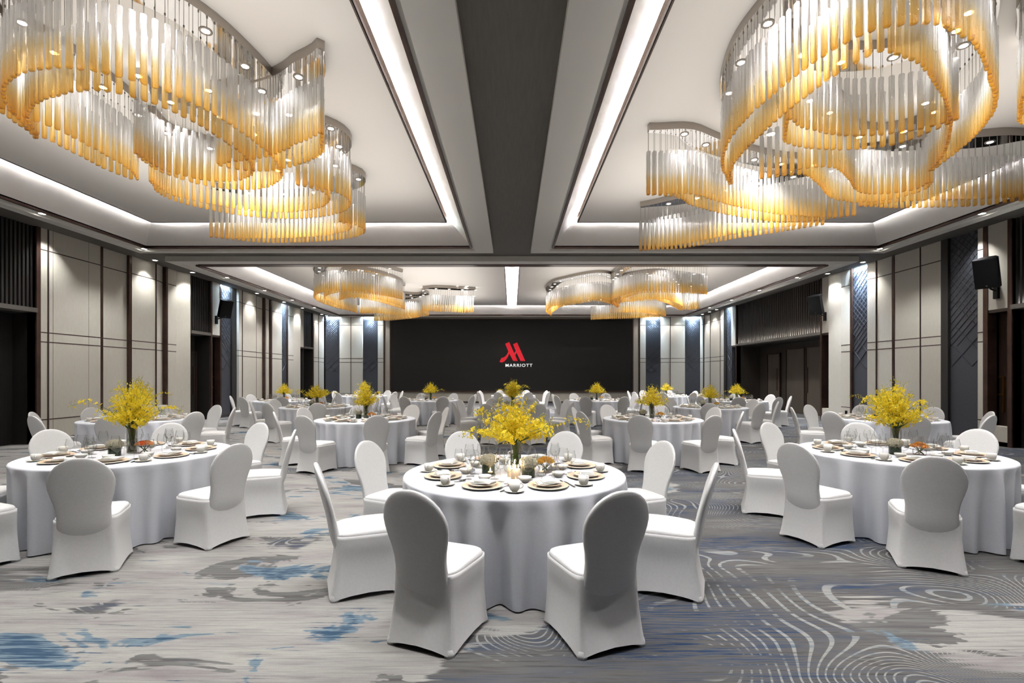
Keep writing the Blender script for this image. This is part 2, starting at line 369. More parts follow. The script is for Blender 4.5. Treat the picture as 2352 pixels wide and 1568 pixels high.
# ------------------------------------------------------------------ walls
LINES = (.55, 2.36, 2.58, 4.50)
class Wall:
    def __init__(s, name, fn, s0, s1):
        s.fn = fn; s.root = struct(name, None); s.root.empty_display_size = .1; s.nm = name
    def b(s, mb, s0, s1, d0, d1, z0, z1):
        p, q = s.fn(s0, d0), s.fn(s1, d1)
        return mb.box((min(p[0], q[0]), min(p[1], q[1]), z0), (max(p[0], q[0]), max(p[1], q[1]), z1))
    def piece(s, name, m, boxes, parent=None):
        mb = MB()
        for bx in boxes: s.b(mb, *bx)
        return struct(name, mb.mesh(name, M[m]), parent or s.root)
    def panel(s, s0, s1, d=0, d1=None, z0=.1, z1=ZS, lines=LINES, seams=()):
        d1 = d if d1 is None else d1; mb = MB(); tb = MB()
        def slab(mb, a, b, za, zb, e=0, back=-.15):
            da = d+(d1-d)*(a-s0)/(s1-s0)+e; db = d+(d1-d)*(b-s0)/(s1-s0)+e
            P = [s.fn(a, back), s.fn(b, back), s.fn(b, db), s.fn(a, da)]
            mb.add([(*p, za) for p in P]+[(*p, zb) for p in P], [(0, 1, 2, 3), (4, 7, 6, 5), (0, 4, 5, 1), (1, 5, 6, 2), (2, 6, 7, 3), (3, 7, 4, 0)])
        slab(mb, s0, s1, z0, z1); pn = struct('wall_panel', mb.mesh('wall_panel', M['panel']), s.root)
        for z in lines:
            if z0 < z < z1: slab(tb, s0, s1, z-.012, z+.012, .004)
        for q in seams: slab(tb, q-.004, q+.004, z0, z1, .001)
        if tb.v: struct('trim_line', tb.mesh('trim_line', M['darkline']), pn)
        s.piece('skirting', 'skirting', [(s0, s1, -.1, max(d, d1)+.008, 0, .1)])
    def post(s, s0, s1, d=.018, m='bronze'): s.piece('trim_post', m, [(s0, s1, -.2, d, 0, ZS)])
    def line(s, c, d=.01, w=.012): s.piece('trim_line', 'darkline', [(c-w, c+w, -.1, d, .1, ZS)])
    def lattice(s, s0, s1, d=-.03, glow=0):
        bk = s.piece('lattice_panel', 'slate', [(s0, s1, -.2, d, 0, ZS)])
        W = s1-s0; mb = MB(); pitch = .13 if s.nm == 'wall_far' else .18; sl = 1.0; r = random.Random(int(s0*100))
        def bar(a, za, b, zb, wd=.008):
            p, q = Vector((*s.fn(a, d), za)), Vector((*s.fn(b, d), zb)); n = Vector((*s.fn(0, 1), 0))-Vector((*s.fn(0, 0), 0))
            t = (q-p).normalized(); u = t.cross(n)*wd; n = n*.012
            mb.add([p-u-n*.2, q-u-n*.2, q+u-n*.2, p+u-n*.2, p-u*.6+n, q-u*.6+n, q+u*.6+n, p+u*.6+n], [(4, 5, 6, 7), (0, 1, 5, 4), (2, 3, 7, 6), (1, 2, 6, 5), (3, 0, 4, 7)])
        for k in range(4, 46):
            for sg in (1, -1):
                zA = .9+k*pitch; a, b = s0, s1; za, zb = (zA, zA+sg*W*sl)
                low = zA < 2.7
                if low and (k+(sg > 0)*2) % 3: continue
                zlo = 1.8 if low else 2.3
                if sg < 0: za, zb = zA, zA-W*sl
                def clip(a, za, b, zb, zmin, zmax):
                    if max(za, zb) < zmin or min(za, zb) > zmax: return None
                    f = lambda z: a+(b-a)*(z-za)/(zb-za)
                    pts = sorted([(za, a), (zb, b)]); lo, hi = pts
                    if lo[0] < zmin: lo = (zmin, f(zmin))
                    if hi[0] > zmax: hi = (zmax, f(zmax))
                    return lo, hi
                c = clip(a, za, b, zb, zlo, ZS-.02)
                if c: bar(c[0][1], c[0][0], c[1][1], c[1][0])
        struct('lattice_bars', mb.mesh('lattice_bars', M['lattice_bar']), bk)
        s.piece('skirting', 'skirting', [(s0, s1, -.1, d+.012, 0, .1)])
        if glow:
            p = s.fn(s0+.04, d+.14); q = s.fn(s1-.04, d+.14); n0, n1 = s.fn(0, 0), s.fn(0, -1)
            strip((*p, ZS-.02), (*q, ZS-.02), (n1[0]-n0[0], n1[1]-n0[1], -1.5), .04, glow*.8, COOL, 160)
            c = s.fn((s0+s1)/2, d+.30); t = Vector((n1[0]-n0[0], n1[1]-n0[1], -2.6)); o = spot(c[0], c[1], ZS-.03, glow*7, 80, .9, COOL, .04); o.rotation_euler = t.to_track_quat('-Z', 'Y').to_euler()
    def niche(s, s0, s1, depth=.8, doors=2, lit=False, m='black_wood', dm='black_wood', n0=1):
        zl = 3.12
        s.piece('niche_ledge', 'soffit', [(s0, s1, -.35, .05, zl-.10, zl)])
        s.piece('niche_back', 'black_wood', [(s0, s1, -.40, -.30, zl, ZS)])
        sl = MB(); n = int((s1-s0)/(.14 if lit and depth > 1 else .09))
        for k in range(n): 
            c = s0+(k+.5)*(s1-s0)/n; hw = .25*(s1-s0)/n; s.b(sl, c-hw, c+hw, -.11, -.05, zl, ZS)
        struct('slat_screen', sl.mesh('slat_screen', M[m]), s.root)
        s.piece('niche_side', m, [(s0-.08, s0, -depth-.1, -.02, 0, ZS), (s1, s1+.08, -depth-.1, -.02, 0, ZS)])
        s.piece('niche_head', m, [(s0, s1, -depth-.1, -.30, zl-.12, zl-.04)])
        s.piece('niche_wall', dm, [(s0, s1, -depth-.2, -depth-.04, 0, zl)])
        if lit:
            st = s.piece('ledge_light', 'led_white', [(s0+.05, s1-.05, -.20, -.18, zl+.004, zl+.03)])
            p, q = s.fn(s0+.05, -.15), s.fn(s1-.05, -.15); strip((*p, zl+.02), (*q, zl+.02), (0, 0, 1), .02, 14, WARM)
        return zl
    def cabinet(s, s0, s1, lines=(4.5,)):
        """cream strip over a brown recess with a brass edged shelf box"""
        s.panel(s0, s1, .0, z0=3.07, z1=ZS, lines=())
        s.piece('recess_back', 'brown_wood', [(s0, s1, -.4, -.25, .44, 3.07)])
        s.piece('recess_head', 'brown_wood', [(s0, s1, -.3, -.005, 3.0, 3.07)])
        s.piece('brass_frame', 'gold', [(s0+(s1-s0)*.66, s0+(s1-s0)*.72, -.25, -.2, .75, 1.55), (s0+(s1-s0)*.72, s1, -.25, -.22, 1.13, 1.16), (s0+(s1-s0)*.72, s1, -.25, -.22, 1.53, 1.55)])
        s.piece('base_panel', 'panel', [(s0, s1, -.3, -.0, .1, .44)]); s.piece('skirting', 'skirting', [(s0, s1, -.1, .008, 0, .1)])
    def wash(s, c, e=26, d=.32, ang=95):
        p = s.fn(c, d); spot(p[0], p[1], ZS-.03, e*3.6, ang, .9, NEUT, .03); WASH.append((p[0], p[1]))
WASH = []
L = Wall('wall_left', lambda a, d: (-XW+d, a), 0, 1)
L.piece('backing', 'wood', [(YB, 6.0, -.2, -.02, 0, ZS)])
L.panel(YB, 5.9, 0, lines=LINES)
L.niche(6.0, 11.20, .5)
L.post(11.20, 11.30); L.panel(11.31, 11.48); L.line(11.49, .02)
L.panel(11.5, 12.96, 0, 0, seams=(11.62, 12.6)); L.post(12.96, 13.03, .015); L.panel(13.03, 13.92, -.06); L.post(13.92, 14.01, .015)
L.panel(14.01, 14.92, .02); L.line(14.935, .05); L.panel(14.95, 15.40, .02, -.10); L.post(15.40, 15.48, .015); L.panel(15.48, 15.97, -.06); L.panel(15.97, 16.46, -.06, .08, lines=())
L.post(16.46, 16.57, .015); L.niche(16.57, 17.65, .5); L.post(17.68, 17.78, .015); L.cabinet(17.78, 18.25); L.post(18.25, 18.34, .015)
L.lattice(18.34, 19.02, -.05, 34); L.post(19.02, 19.34, .015, 'black_wood')
L.panel(19.35, 19.72, .10, .02); L.line(19.73, .04); L.panel(19.74, 20.8, .02); L.post(20.8, 20.84, .015); L.panel(20.84, 21.5, -.08); L.post(21.5, 21.6, .015)
L.panel(21.6, 22.07, .06, -.06); L.post(22.07, 22.2, .015); L.panel(22.2, 23.13, .02); L.lattice(23.15, 23.74, -.05, 34); L.post(23.74, 23.8, .015)
L.panel(23.8, 24.4, .0); L.panel(24.4, 24.97, .0, .1, lines=()); L.post(24.97, 25.12, .015); L.cabinet(25.13, 25.6); L.niche(25.62, 26.75, .5); L.post(26.76, 26.86, .015)
L.panel(26.87, 27.5, .02); L.line(27.5, .04); L.panel(27.5, YF, .02)
for c in (14.5, 16.2, 20.3, 22.7, 24.7, 27.2, 27.9, 11.4): L.wash(c)
R = Wall('wall_right', lambda a, d: (XW-d, a), 0, 1)
R.panel(YB, 5.9, 0)
R.niche(6.0, 10.66, .5, lit=True); R.post(10.66, 10.75, .015); R.cabinet(10.75, 11.2); R.post(11.2, 11.31, .015); R.panel(11.31, 11.45, 0)
R.lattice(11.46, 12.22, -.05, 0); R.post(12.22, 12.42, .015, 'black_wood'); R.panel(12.43, 13.04, 0); R.line(13.05, .02); R.panel(13.06, 13.93, 0); R.post(13.93, 14.01, .015)
R.panel(14.02, 14.58, .02); R.line(14.59, .05); R.panel(14.6, 14.9, .02, .08); R.lattice(14.92, 15.68, -.05, 60); R.post(15.68, 15.76, .015)
R.panel(15.76, 16.2, 0); R.panel(16.2, 16.69, 0, .1, lines=()); R.post(16.69, 16.8, .015); R.cabinet(16.8, 17.2); R.post(17.2, 17.28, .015)
R.niche(17.3, 23.75, 1.1, lit=True, m='wood', dm='wood'); R.post(23.75, 23.83, .015); R.cabinet(23.84, 24.32); R.lattice(24.35, 24.9, -.05, 34); R.post(24.9, 25.15, .015, 'black_wood')
R.panel(25.15, 25.5, .04); R.line(25.5, .06); R.panel(25.5, 26.8, .03); R.line(26.8, .05); R.panel(26.8, 27.8, -.03); R.post(27.8, 27.88, .015); R.panel(27.88, YF, .02)
for c in (16.4, 26.2, 27.2, 25.3, 14.75, 11.4): R.wash(c)
F = Wall('wall_far', lambda a, d: (a, YF-d), 0, 1)
def fx(px): return (px-1176)/1123.7*YF
F.lattice(fx(747), fx(779.5), -.05, 40); F.panel(fx(780), fx(806), .02); F.line(fx(806.3), .04); F.panel(fx(806.6), fx(833), .02); F.lattice(fx(833.5), fx(867.5), -.05, 40)
F.panel(fx(868), fx(881), .02); F.post(fx(881), fx(884.5), .04)
F.panel(fx(884.5), fx(1466), .0, z0=.1, z1=ZS, lines=()); F.post(fx(1466), fx(1470), .04)
F.panel(fx(1470), fx(1483), .02); F.lattice(fx(1483.3), fx(1517.3), -.05, 40); F.panel(fx(1517.8), fx(1539), -.03); F.line(fx(1539.5), .03); F.panel(fx(1540), fx(1573), .02); F.lattice(fx(1573.5), fx(1609), -.05, 40)
for c in (793, 820, 874, 1476, 1556, 1529): F.wash(fx(c), 12)
# the piece of wall behind the viewer
struct('wall_near', MB().box((-13, YB-.2, 0), (13, YB, 5.62)).mesh('wall_near', M['wood']))
for s, nm in ((-1, 'backing'), (1, 'backing')):
    struct(nm, MB().box((min(s*12.4, s*12.6), YB, 0), (max(s*12.4, s*12.6), YF+.3, 5.62)).mesh(nm, M['black_wood']), L.root if s < 0 else R.root)
struct('backing', MB().box((-13, YF+.2, 0), (13, YF+.4, 5.62)).mesh('backing', M['black_wood']), F.root)
# doors in the recesses
def door(n, wall, s0, s1, d, z1, m, handle=True, hs=.9):
    o = struct('door_%d' % n, None); o.empty_display_size = .1
    wall.piece('door_leaf', m, [(s0+.01, s1-.01, d-.04, d, .01, z1)], o)
    if handle: 
        c = s0+(s1-s0)*hs; wall.piece('door_handle', 'brown_wood', [(c-.04, c+.04, d, d+.03, .9, 1.9)], o)
    wall.piece('door_frame', 'brown_wood', [(s0-.05, s0+.01, d-.05, d+.03, 0, z1+.05), (s1-.01, s1+.05, d-.05, d+.03, 0, z1+.05), (s0, s1, d-.05, d+.03, z1, z1+.05)], o)
door(1, L, 7.6, 8.7, -.48, 2.4, 'black_wood'); door(2, L, 8.8, 9.9, -.48, 2.4, 'black_wood'); door(3, L, 16.65, 17.57, -.48, 2.4, 'black_wood')
door(4, R, 18.6, 19.9, -1.08, 2.7, 'door', True, .95); door(5, R, 20.05, 21.35, -1.08, 2.7, 'door', False); door(6, R, 21.9, 22.9, -1.08, 2.55, 'door', True, .2); door(7, R, 8.2, 9.5, -.48, 2.4, 'black_wood', True)

# ------------------------------------------------------------------ LED screen with the logo
sx0, sx1, sz0, sz1 = fx(899), fx(1451), .70, 4.80
scr = thing('led_screen', 'huge black LED screen with red and white logo on the stage wall', 'screen', ((sx0+sx1)/2, YF-.06, 0))
sc_ = lambda x: x-(sx0+sx1)/2
ob('screen_face', MB().box((sc_(sx0), -.03, sz0), (sc_(sx1), .05, sz1)).mesh('screen_face', M['screen']), scr)
fb = MB()
for a, b in (((sx0-.07, sz0-.07), (sx0, sz1+.05)), ((sx1, sz0-.07), (sx1+.07, sz1+.05)), ((sx0, sz0-.07), (sx1, sz0)), ((sx0, sz1), (sx1, sz1+.05))): fb.box((sc_(a[0]), -.05, a[1]), (sc_(b[0]), .058, b[1]))
ob('screen_frame', fb.mesh('screen_frame', M['bronze']), scr)
def lp(x, y): # logo crop pixel -> screen plane
    px, py = 1130+x*110/1916, 770+y*90/1568
    return sc_((px-1176)/1123.7*(YF-.09)), H+(863-py)/1123.7*(YF-.09)
lb = MB()
for poly in ([(530, 335), (690, 268), (1030, 1022), (848, 1022), (690, 720), (655, 640)], [(842, 352), (1005, 282), (1330, 1022), (1140, 1022), (985, 690), (945, 610)], [(895, 715), (945, 620), (985, 690), (938, 790)]):
    P = [lp(*q) for q in poly]; lb.add([(x, -.034, z) for x, z in P], [tuple(range(len(P)))])
sw = [(660, 640), (610, 745), (540, 830), (470, 880), (375, 905)]; sw2 = [(690, 720), (650, 830), (590, 935), (500, 1035), (400, 1083)]
Pa, Pb = [lp(*q) for q in sw], [lp(*q) for q in sw2]; e = lp(300, 1060)
lb.add([(x, -.034, z) for x, z in Pa+Pb]+[(e[0], -.034, e[1])], [(i, i+1, 6+i, 5+i) for i in range(4)]+[(4, 10, 9)])
ob('logo_mark', lb.mesh('logo_mark', M['led_logo_red']), scr)
tc = bpy.data.curves.new('logo_text', 'FONT'); tc.body = 'MARRIOTT'; tc.size = .292; tc.space_character = 1.22; tc.extrude = .002; tc.offset = .006
to = bpy.data.objects.new('logo_text', tc); C.objects.link(to); bpy.context.view_layer.update()
dg = bpy.context.evaluated_depsgraph_get(); tm = bpy.data.meshes.new_from_object(to.evaluated_get(dg)); bpy.data.objects.remove(to)
a, b = lp(540, 1258), lp(1618, 1135); xs = [v.co.x for v in tm.vertices]; zs = [v.co.y for v in tm.vertices]
for v in tm.vertices:
    x = a[0]+(v.co.x-min(xs))/(max(xs)-min(xs))*(b[0]-a[0]); z = a[1]+(v.co.y-min(zs))/(max(zs)-min(zs))*(b[1]-a[1]); v.co = (x, -.034-v.co.z, z)
tm.materials.clear(); tm.materials.append(M['led_logo_white']); ob('logo_text', tm, scr)

# ------------------------------------------------------------------ loudspeakers on the walls
def speaker(x, y, z, side, label, sc=1.0):
    """side -1: on the left wall, +1: on the right wall; tilted down into the room"""
    t = thing('wall_loudspeaker', label, 'loudspeaker', (x, y, z), 0, 'loudspeakers on the walls')
    yaw = radians(58)*side; tilt = radians(20)
    m = Matrix.Rotation(-yaw, 4, 'Z') @ Matrix.Rotation(tilt, 4, 'X') @ Matrix.Scale(sc, 4)
    off = Matrix.Translation((-side*.42*sc, -.25*sc, .12*sc))
    cab = MB().loft([[(a*wx, yy, b) for a, b in ((-1, -.32), (1, -.32), (1, .32), (-1, .32))] for yy, wx in ((-.17, .20), (-.02, .20), (.16, .12))])
    ob('cabinet', cab.xf(off @ m).mesh('cabinet', M['black']), t)
    ob('grille', MB().box((-.19, -.185, -.31), (.19, -.168, .31)).xf(off @ m).mesh('grille', M['grille']), t)
    ob('badge', MB().box((-.015, -.19, -.27), (.015, -.184, -.25)).xf(off @ m).mesh('badge', M['steel']), t)
    br = MB().box((-.05 if side < 0 else -.02, -.05, -.42), (.02 if side < 0 else .05, .05, -.12))
    br.tube([(0, 0, -.24), (-side*.2, -.1, -.22), (-side*.40, -.2, -.16)], .022, 8)
    ob('bracket', br.mesh('bracket', M['black']), t); return t
speaker(-10.86, 18.0, 3.9, -1, 'small black loudspeaker tilted on the wall with dark doors')
speaker(10.86, 17.0, 3.9, 1, 'black loudspeaker by the wide slatted doorway recess')
speaker(10.86, 10.98, 3.72, 1, 'big black loudspeaker bracketed beside the dim grey lattice')
for s, y, lb_ in ((1, 15.95, 'black socket plate on the pale panel by the blue lattice'), (1, 22.95, 'black socket plate inside the wide door recess')):
    t = thing('wall_outlet', lb_, 'outlet', (XW if y < 20 else XW+1.04, y, .38)); ob('plate', MB().box((-.015, -.05, -.06), (0, .05, .06)).mesh('plate', M['black']), t); ob('socket', MB().box((-.02, -.025, -.03), (-.013, .025, .03)).mesh('socket', M['grille']), t)
# fittings of the downlights
ring_m = MB().lathe([(.055, .0), (.085, -.012), (.09, 0), (.06, .004)], 20).mesh('ring', M['cream'], True)
lens_m = MB().lathe([(.056, -.006), (.03, -.008)], 16, True, True).mesh('lens', M['lens'])
dl = thing('ceiling_downlight', '', 'downlight'); ob('ring', ring_m, dl); ob('lens', lens_m, dl); DLP = Proto(dl)
cnt = {}
WH = {True: 'doorway-recess side', False: 'dark-door side'}
ORD = ['first', 'second', 'third', 'fourth', 'fifth', 'sixth', 'seventh', 'eighth']
def fit(x, y, z, where):
    k = (where, x > 0); cnt[k] = cnt.get(k, 0)+1
    DLP.put((x, y, z), 0, '%s round downlight in the %s, %s' % (ORD[cnt[k]-1] if cnt[k] < 9 else '%dth' % cnt[k], where, WH[x > 0]), 'downlights in the '+where)
for x, y, z, e in DOWN:
    fit(x, y, z-.002, 'front cornice' if y < 13 and abs(x) > 5 else 'ceiling spine overhead' if y < 13 else ('cross beam' if y < 15 else 'rear cornice'))
for x, y, z, e in PAN: fit(x, y, z, 'front ceiling panel, added for light' if y < 13 else 'rear ceiling panel')
for x, y in WASH:
    if y > 12: fit(x, y, ZS-.002, 'dark soffit over the far wall' if y > 27.5 and abs(x) < 10.4 else 'dark soffit along the wall')

# ------------------------------------------------------------------ chandeliers: bands of chrome on the ceiling, a row of glass rods under each edge
ZR0, ZR1, ZPL = 4.29, 4.94, 5.25
def smooth(x): x = max(0, min(1, x)); return x*x*(3-2*x)
def spline(pts, step):
    P = [Vector((*p, 0)) for p in pts]; P = [P[0]*2-P[1]]+P+[P[-1]*2-P[-2]]; out = []
    for i in range(1, len(P)-2):
        for k in range(24):
            t = k/24; a, b, c, d = P[i-1:i+3]
            out.append(.5*((2*b)+(c-a)*t+(2*a-5*b+4*c-d)*t*t+(3*b-3*c+d-a)*t**3))
    out.append(P[-2]); L = [0]
    for i in range(1, len(out)): L.append(L[-1]+(out[i]-out[i-1]).length)
    n = max(2, round(L[-1]/step)); res = []; j = 0
    for k in range(n+1):
        s = L[-1]*k/n
        while j < len(L)-2 and L[j+1] < s: j += 1
        f = (s-L[j])/max(1e-9, L[j+1]-L[j]); p = out[j].lerp(out[j+1], f); t = (out[j+1]-out[j]).normalized()
        res.append((p, Vector((-t.y, t.x, 0)), t))
    return res
def rod_shape(rnd):
    """flattened hammered glass bar, cut square at the top and chamfered at the foot"""
    rings = []; n = 8; ph = rnd.random()*6; cut = rnd.uniform(-.5, .5)
    for z, r in ((.0, .020), (.012, .0268), (.07, .0272), (.16, .0262), (.26, .0275), (.36, .0264), (.46, .0272), (.56, .0264), (.638, .0268), (.65, .0225)):
        q = []
        for j in range(n):
            c, d = cos(2*pi*j/n+pi/8), sin(2*pi*j/n+pi/8); k = r*1.06
            x, y = k*(abs(c)**.6*(1 if c > 0 else -1)), k*.66*(abs(d)**.7*(1 if d > 0 else -1))
            q.append((x+.0012*sin(z*40+ph), y+.0012*cos(z*33+ph), z+(cut*x*.5 if z < .02 else 0)))
        rings.append(q)
    return MB().loft(rings)
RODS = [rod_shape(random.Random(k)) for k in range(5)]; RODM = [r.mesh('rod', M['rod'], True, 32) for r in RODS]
WIREM = MB().tube([(0, 0, .65), (0, 0, ZPL-ZR0)], .0028, 4).box((-.006, -.006, ZPL-ZR0-.012), (.006, .006, ZPL-ZR0)).mesh('suspension_wire', M['wire'])
SPOTR = MB().lathe([(.040, -.004), (.062, -.012), (.066, .0)], 16).mesh('spotlight_ring', M['chrome_side'], True); SPOTL = MB().lathe([(.041, -.005), (.02, -.007)], 12, True, True).mesh('spotlight_lens', M['lens'])
def chandelier(label, bands, cx, cyy, spots, W=.40, spacing=.092):
    t = thing('chandelier', label, 'chandelier', (cx, cyy, 0), 0, 'amber glass chandeliers')
    rr = random.Random(int(cx*10)+int(cyy)); pts = []; lampn = 0
    for bi, bd in enumerate(bands):
        loc = [(x-cx, y-cyy) for x, y in bd]; sp = spline(loc, .12); pb = MB(); rings = []; dz = -.004*bi
        nk = len(sp)-1; wid = lambda k: W*(.22+.78*smooth(min(k, nk-k)/max(1, .26*nk)))
        for ki, (p, n, _) in enumerate(sp):
            a, b = p+n*wid(ki)/2, p-n*wid(ki)/2
            rings.append([(a.x, a.y, ZPL+dz), (b.x, b.y, ZPL+dz), (b.x, b.y, 5.354), (a.x, a.y, 5.354)])
        pb.loft(rings); me = pb.mesh('ceiling_band', [M['chrome'], M['chrome_side']], True, 40)
        for pl in me.polygons:
            if abs(pl.normal.z) < .5: pl.material_index = 1
        pl_ = ob('ceiling_band', me, t)
        for k, (p, n, _) in enumerate(spline(loc, .62)):
            if k == 0: continue
            q = p+n*.02
            ob('spotlight_ring', SPOTR, pl_, (q.x, q.y, ZPL+dz)); ob('spotlight_lens', SPOTL, pl_, (q.x, q.y, ZPL+dz))
            if k % 3 == 1:
                spot(cx+q.x, cyy+q.y, ZPL-.05, spots, 105, .8, NEUT, .04); lampn += 1
        for sd in (-1, 1):
            for p, n, tg in spline([((p+n*sd*(wid(k)/2-.03)).x, (p+n*sd*(wid(k)/2-.03)).y) for k, (p, n, _) in list(enumerate(sp))[::2]], spacing):
                pts.append((p.x+rr.uniform(-.006, .006), p.y+rr.uniform(-.006, .006), atan2(tg.y, tg.x)+rr.uniform(-.3, .3), rr.randrange(5)))
    pts.sort(key=lambda q: (q[0]+cx)**2+(q[1]+cyy)**2)
    vis = [q for q in pts if abs((q[0]+cx)/max(.1, q[1]+cyy)) < 1.08 and (863-1123.7*(ZR0-H)/max(.1, q[1]+cyy)) > -10]
    ids = set(map(id, vis[:100])); rb, wb = MB(), MB()
    for q in pts:
        x, y, a, k = q
        if id(q) in ids:
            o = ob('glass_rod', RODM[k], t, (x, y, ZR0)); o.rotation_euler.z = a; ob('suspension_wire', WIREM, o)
        else:
            m = Matrix.Translation((x, y, ZR0)) @ Matrix.Rotation(a, 4, 'Z')
            s = MB(); s.v = RODS[k].v; s.f = RODS[k].f; rb.add([m @ Vector(p) for p in s.v], s.f)
            wb.add([m @ Vector(p.co) for p in WIREM.vertices], [tuple(p.vertices) for p in WIREM.polygons])
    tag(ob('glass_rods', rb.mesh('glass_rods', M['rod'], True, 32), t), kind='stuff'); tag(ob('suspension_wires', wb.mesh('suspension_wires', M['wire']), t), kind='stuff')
    return len(pts), lampn
CH = []
CH.append(chandelier('huge amber glass rod chandelier over the front tables on the dark-door side', [
    [(-5.45, 5.6), (-5.05, 5.0), (-4.6, 4.66), (-4.1, 4.5), (-3.75, 4.55), (-3.45, 4.8), (-3.27, 5.15), (-3.18, 5.6), (-3.15, 6.1), (-3.3, 6.6), (-3.6, 6.9), (-4.0, 7.0), (-4.4, 6.85), (-4.66, 6.45), (-4.6, 6.0)],
    [(-5.25, 4.9), (-5.2, 5.4), (-5.18, 5.9), (-5.2, 6.4), (-5.25, 6.9)],
    [(-5.05, 6.85), (-5.2, 7.4), (-4.9, 7.85), (-4.4, 8.2), (-3.7, 8.3), (-3.0, 8.05), (-2.68, 7.6), (-2.75, 7.2), (-3.15, 6.9)],
    [(-5.9, 9.6), (-5.2, 9.82), (-4.4, 9.82), (-3.6, 9.65), (-3.05, 9.35), (-2.85, 8.95), (-3.1, 8.55)],
    [(-2.15, 5.5), (-2.5, 5.93), (-2.95, 6.22), (-3.4, 6.35), (-3.9, 6.3)]], -4.0, 7.0, 50))
CH.append(chandelier('huge amber glass rod chandelier over the front tables on the doorway-recess side', [
    [(3.1, 6.95), (2.78, 6.3), (2.65, 5.5), (2.68, 4.85), (2.8, 4.25), (3.05, 3.95), (3.6, 4.1), (4.2, 4.55), (4.75, 5.05), (5.15, 5.6), (5.45, 6.2), (5.6, 6.6)],
    [(2.95, 5.2), (3.3, 5.58), (3.9, 5.72), (4.45, 5.6), (4.72, 5.2)],
    [(2.05, 7.35), (2.6, 7.4), (3.0, 7.7), (3.7, 8.1), (4.5, 8.42), (5.3, 8.5), (5.8, 8.3)],
    [(2.8, 10.65), (3.6, 10.25), (4.35, 9.55), (5.1, 9.05), (5.7, 8.75)],
    [(3.45, 6.75), (4.0, 6.5), (4.5, 6.85), (5.0, 7.35), (5.55, 7.5), (5.95, 7.2), (5.85, 6.8)],
    [(5.6, 7.85), (6.5, 7.75), (7.2, 7.7), (8.1, 7.5)],
    [(4.9, 4.5), (5.4, 4.95), (5.8, 5.4)]], 4.2, 6.8, 50))
CH.append(chandelier('amber glass rod chandelier near the stage screen on the dark-door side', [
    [(-3.9, 17.35), (-4.5, 16.3), (-5.1, 15.8), (-5.6, 15.75), (-6.2, 16.2), (-6.65, 16.9), (-6.88, 17.8), (-6.9, 19.4), (-6.7, 21.1)],
    [(-4.4, 20), (-4.6, 18.4), (-5.1, 17.25), (-5.7, 17.05), (-6.2, 17.6)],
    [(-6.6, 21.3), (-5.9, 21.3), (-5.2, 21.85), (-4.5, 22.3), (-3.95, 22.1), (-3.85, 21.1)],
    [(-3.75, 20.6), (-3.1, 20.55), (-2.2, 20.8), (-1.55, 20.9)],
    [(-6.8, 24.2), (-6, 23.85), (-4.8, 23.05), (-4.25, 22.6)]], -5.0, 19.5, 45))
CH.append(chandelier('amber glass rod chandelier near the stage screen on the doorway-recess side', [
    [(1.75, 22.1), (1.6, 20.9), (1.75, 19.3), (2.2, 18.55), (2.9, 17.75), (3.35, 17.75), (3.8, 18.5), (4.2, 19.2)],
    [(4.2, 19.5), (3.85, 18.2), (3.8, 17), (4.1, 16.0), (4.75, 15.75), (5.6, 15.95), (6.6, 16.4)],
    [(3.9, 18.3), (4.5, 17.75), (5.2, 17.45), (5.9, 18.2), (6.5, 19.2), (6.9, 20.2)],
    [(4.3, 21.2), (5.0, 20.95), (5.7, 21), (6.4, 21.7), (6.85, 22.5), (6.0, 22.95), (4.6, 23.35), (3.75, 23.8)],
    [(7.0, 20.3), (7.6, 19.65)]], 4.5, 19.5, 45))
print('CHANDELIERS', CH)

# ------------------------------------------------------------------ tables
ZT = .76
TABLES = [  # name, x, y, roses
    ('the candlelit table', .02, 4.14, 'rose_yellow'), ('the orange-rose front table', 4.08, 5.20, 'rose_orange'), ('the coral-rose front table', -4.0, 5.15, 'rose_red'),
    ('the left-aisle table of the second row', -2.76, 9.25, 'rose_orange'), ('the right-aisle table of the second row', 2.66, 9.3, 'rose_yellow'),
    ('the left-wall table of the second row', -7.0, 9.2, 'rose_orange'), ('the right-wall table of the second row', 7.1, 9.3, 'rose_orange'),
    ('the left-aisle table of the third row', -5.12, 12.85, 'rose_orange'), ('the right-aisle table of the third row', 5.16, 12.75, 'rose_yellow'), ('the middle table of the third row', .02, 12.5, 'rose_orange'),
    ('the left-wall table of the fourth row', -7.5, 16.1, 'rose_orange'), ('the right-wall table of the fourth row', 7.35, 16.0, 'rose_orange'), ('the left-aisle table of the fourth row', -2.72, 16.4, 'rose_orange'), ('the right-aisle table of the fourth row', 2.84, 16.4, 'rose_yellow'),
    ('the left-side table of the last row', -6.05, 20.0, 'rose_yellow'), ('the right-side table of the last row', 6.3, 20.0, 'white_petal'), ('the middle table of the last row', .05, 20.4, 'rose_yellow')]
SEATS = [(6.75, 'seven'), (8.25, 'eight'), (9.75, 'ten'), (11.25, 'eleven'), (.75, 'one'), (2.25, 'two'), (3.75, 'four'), (5.25, 'five')]
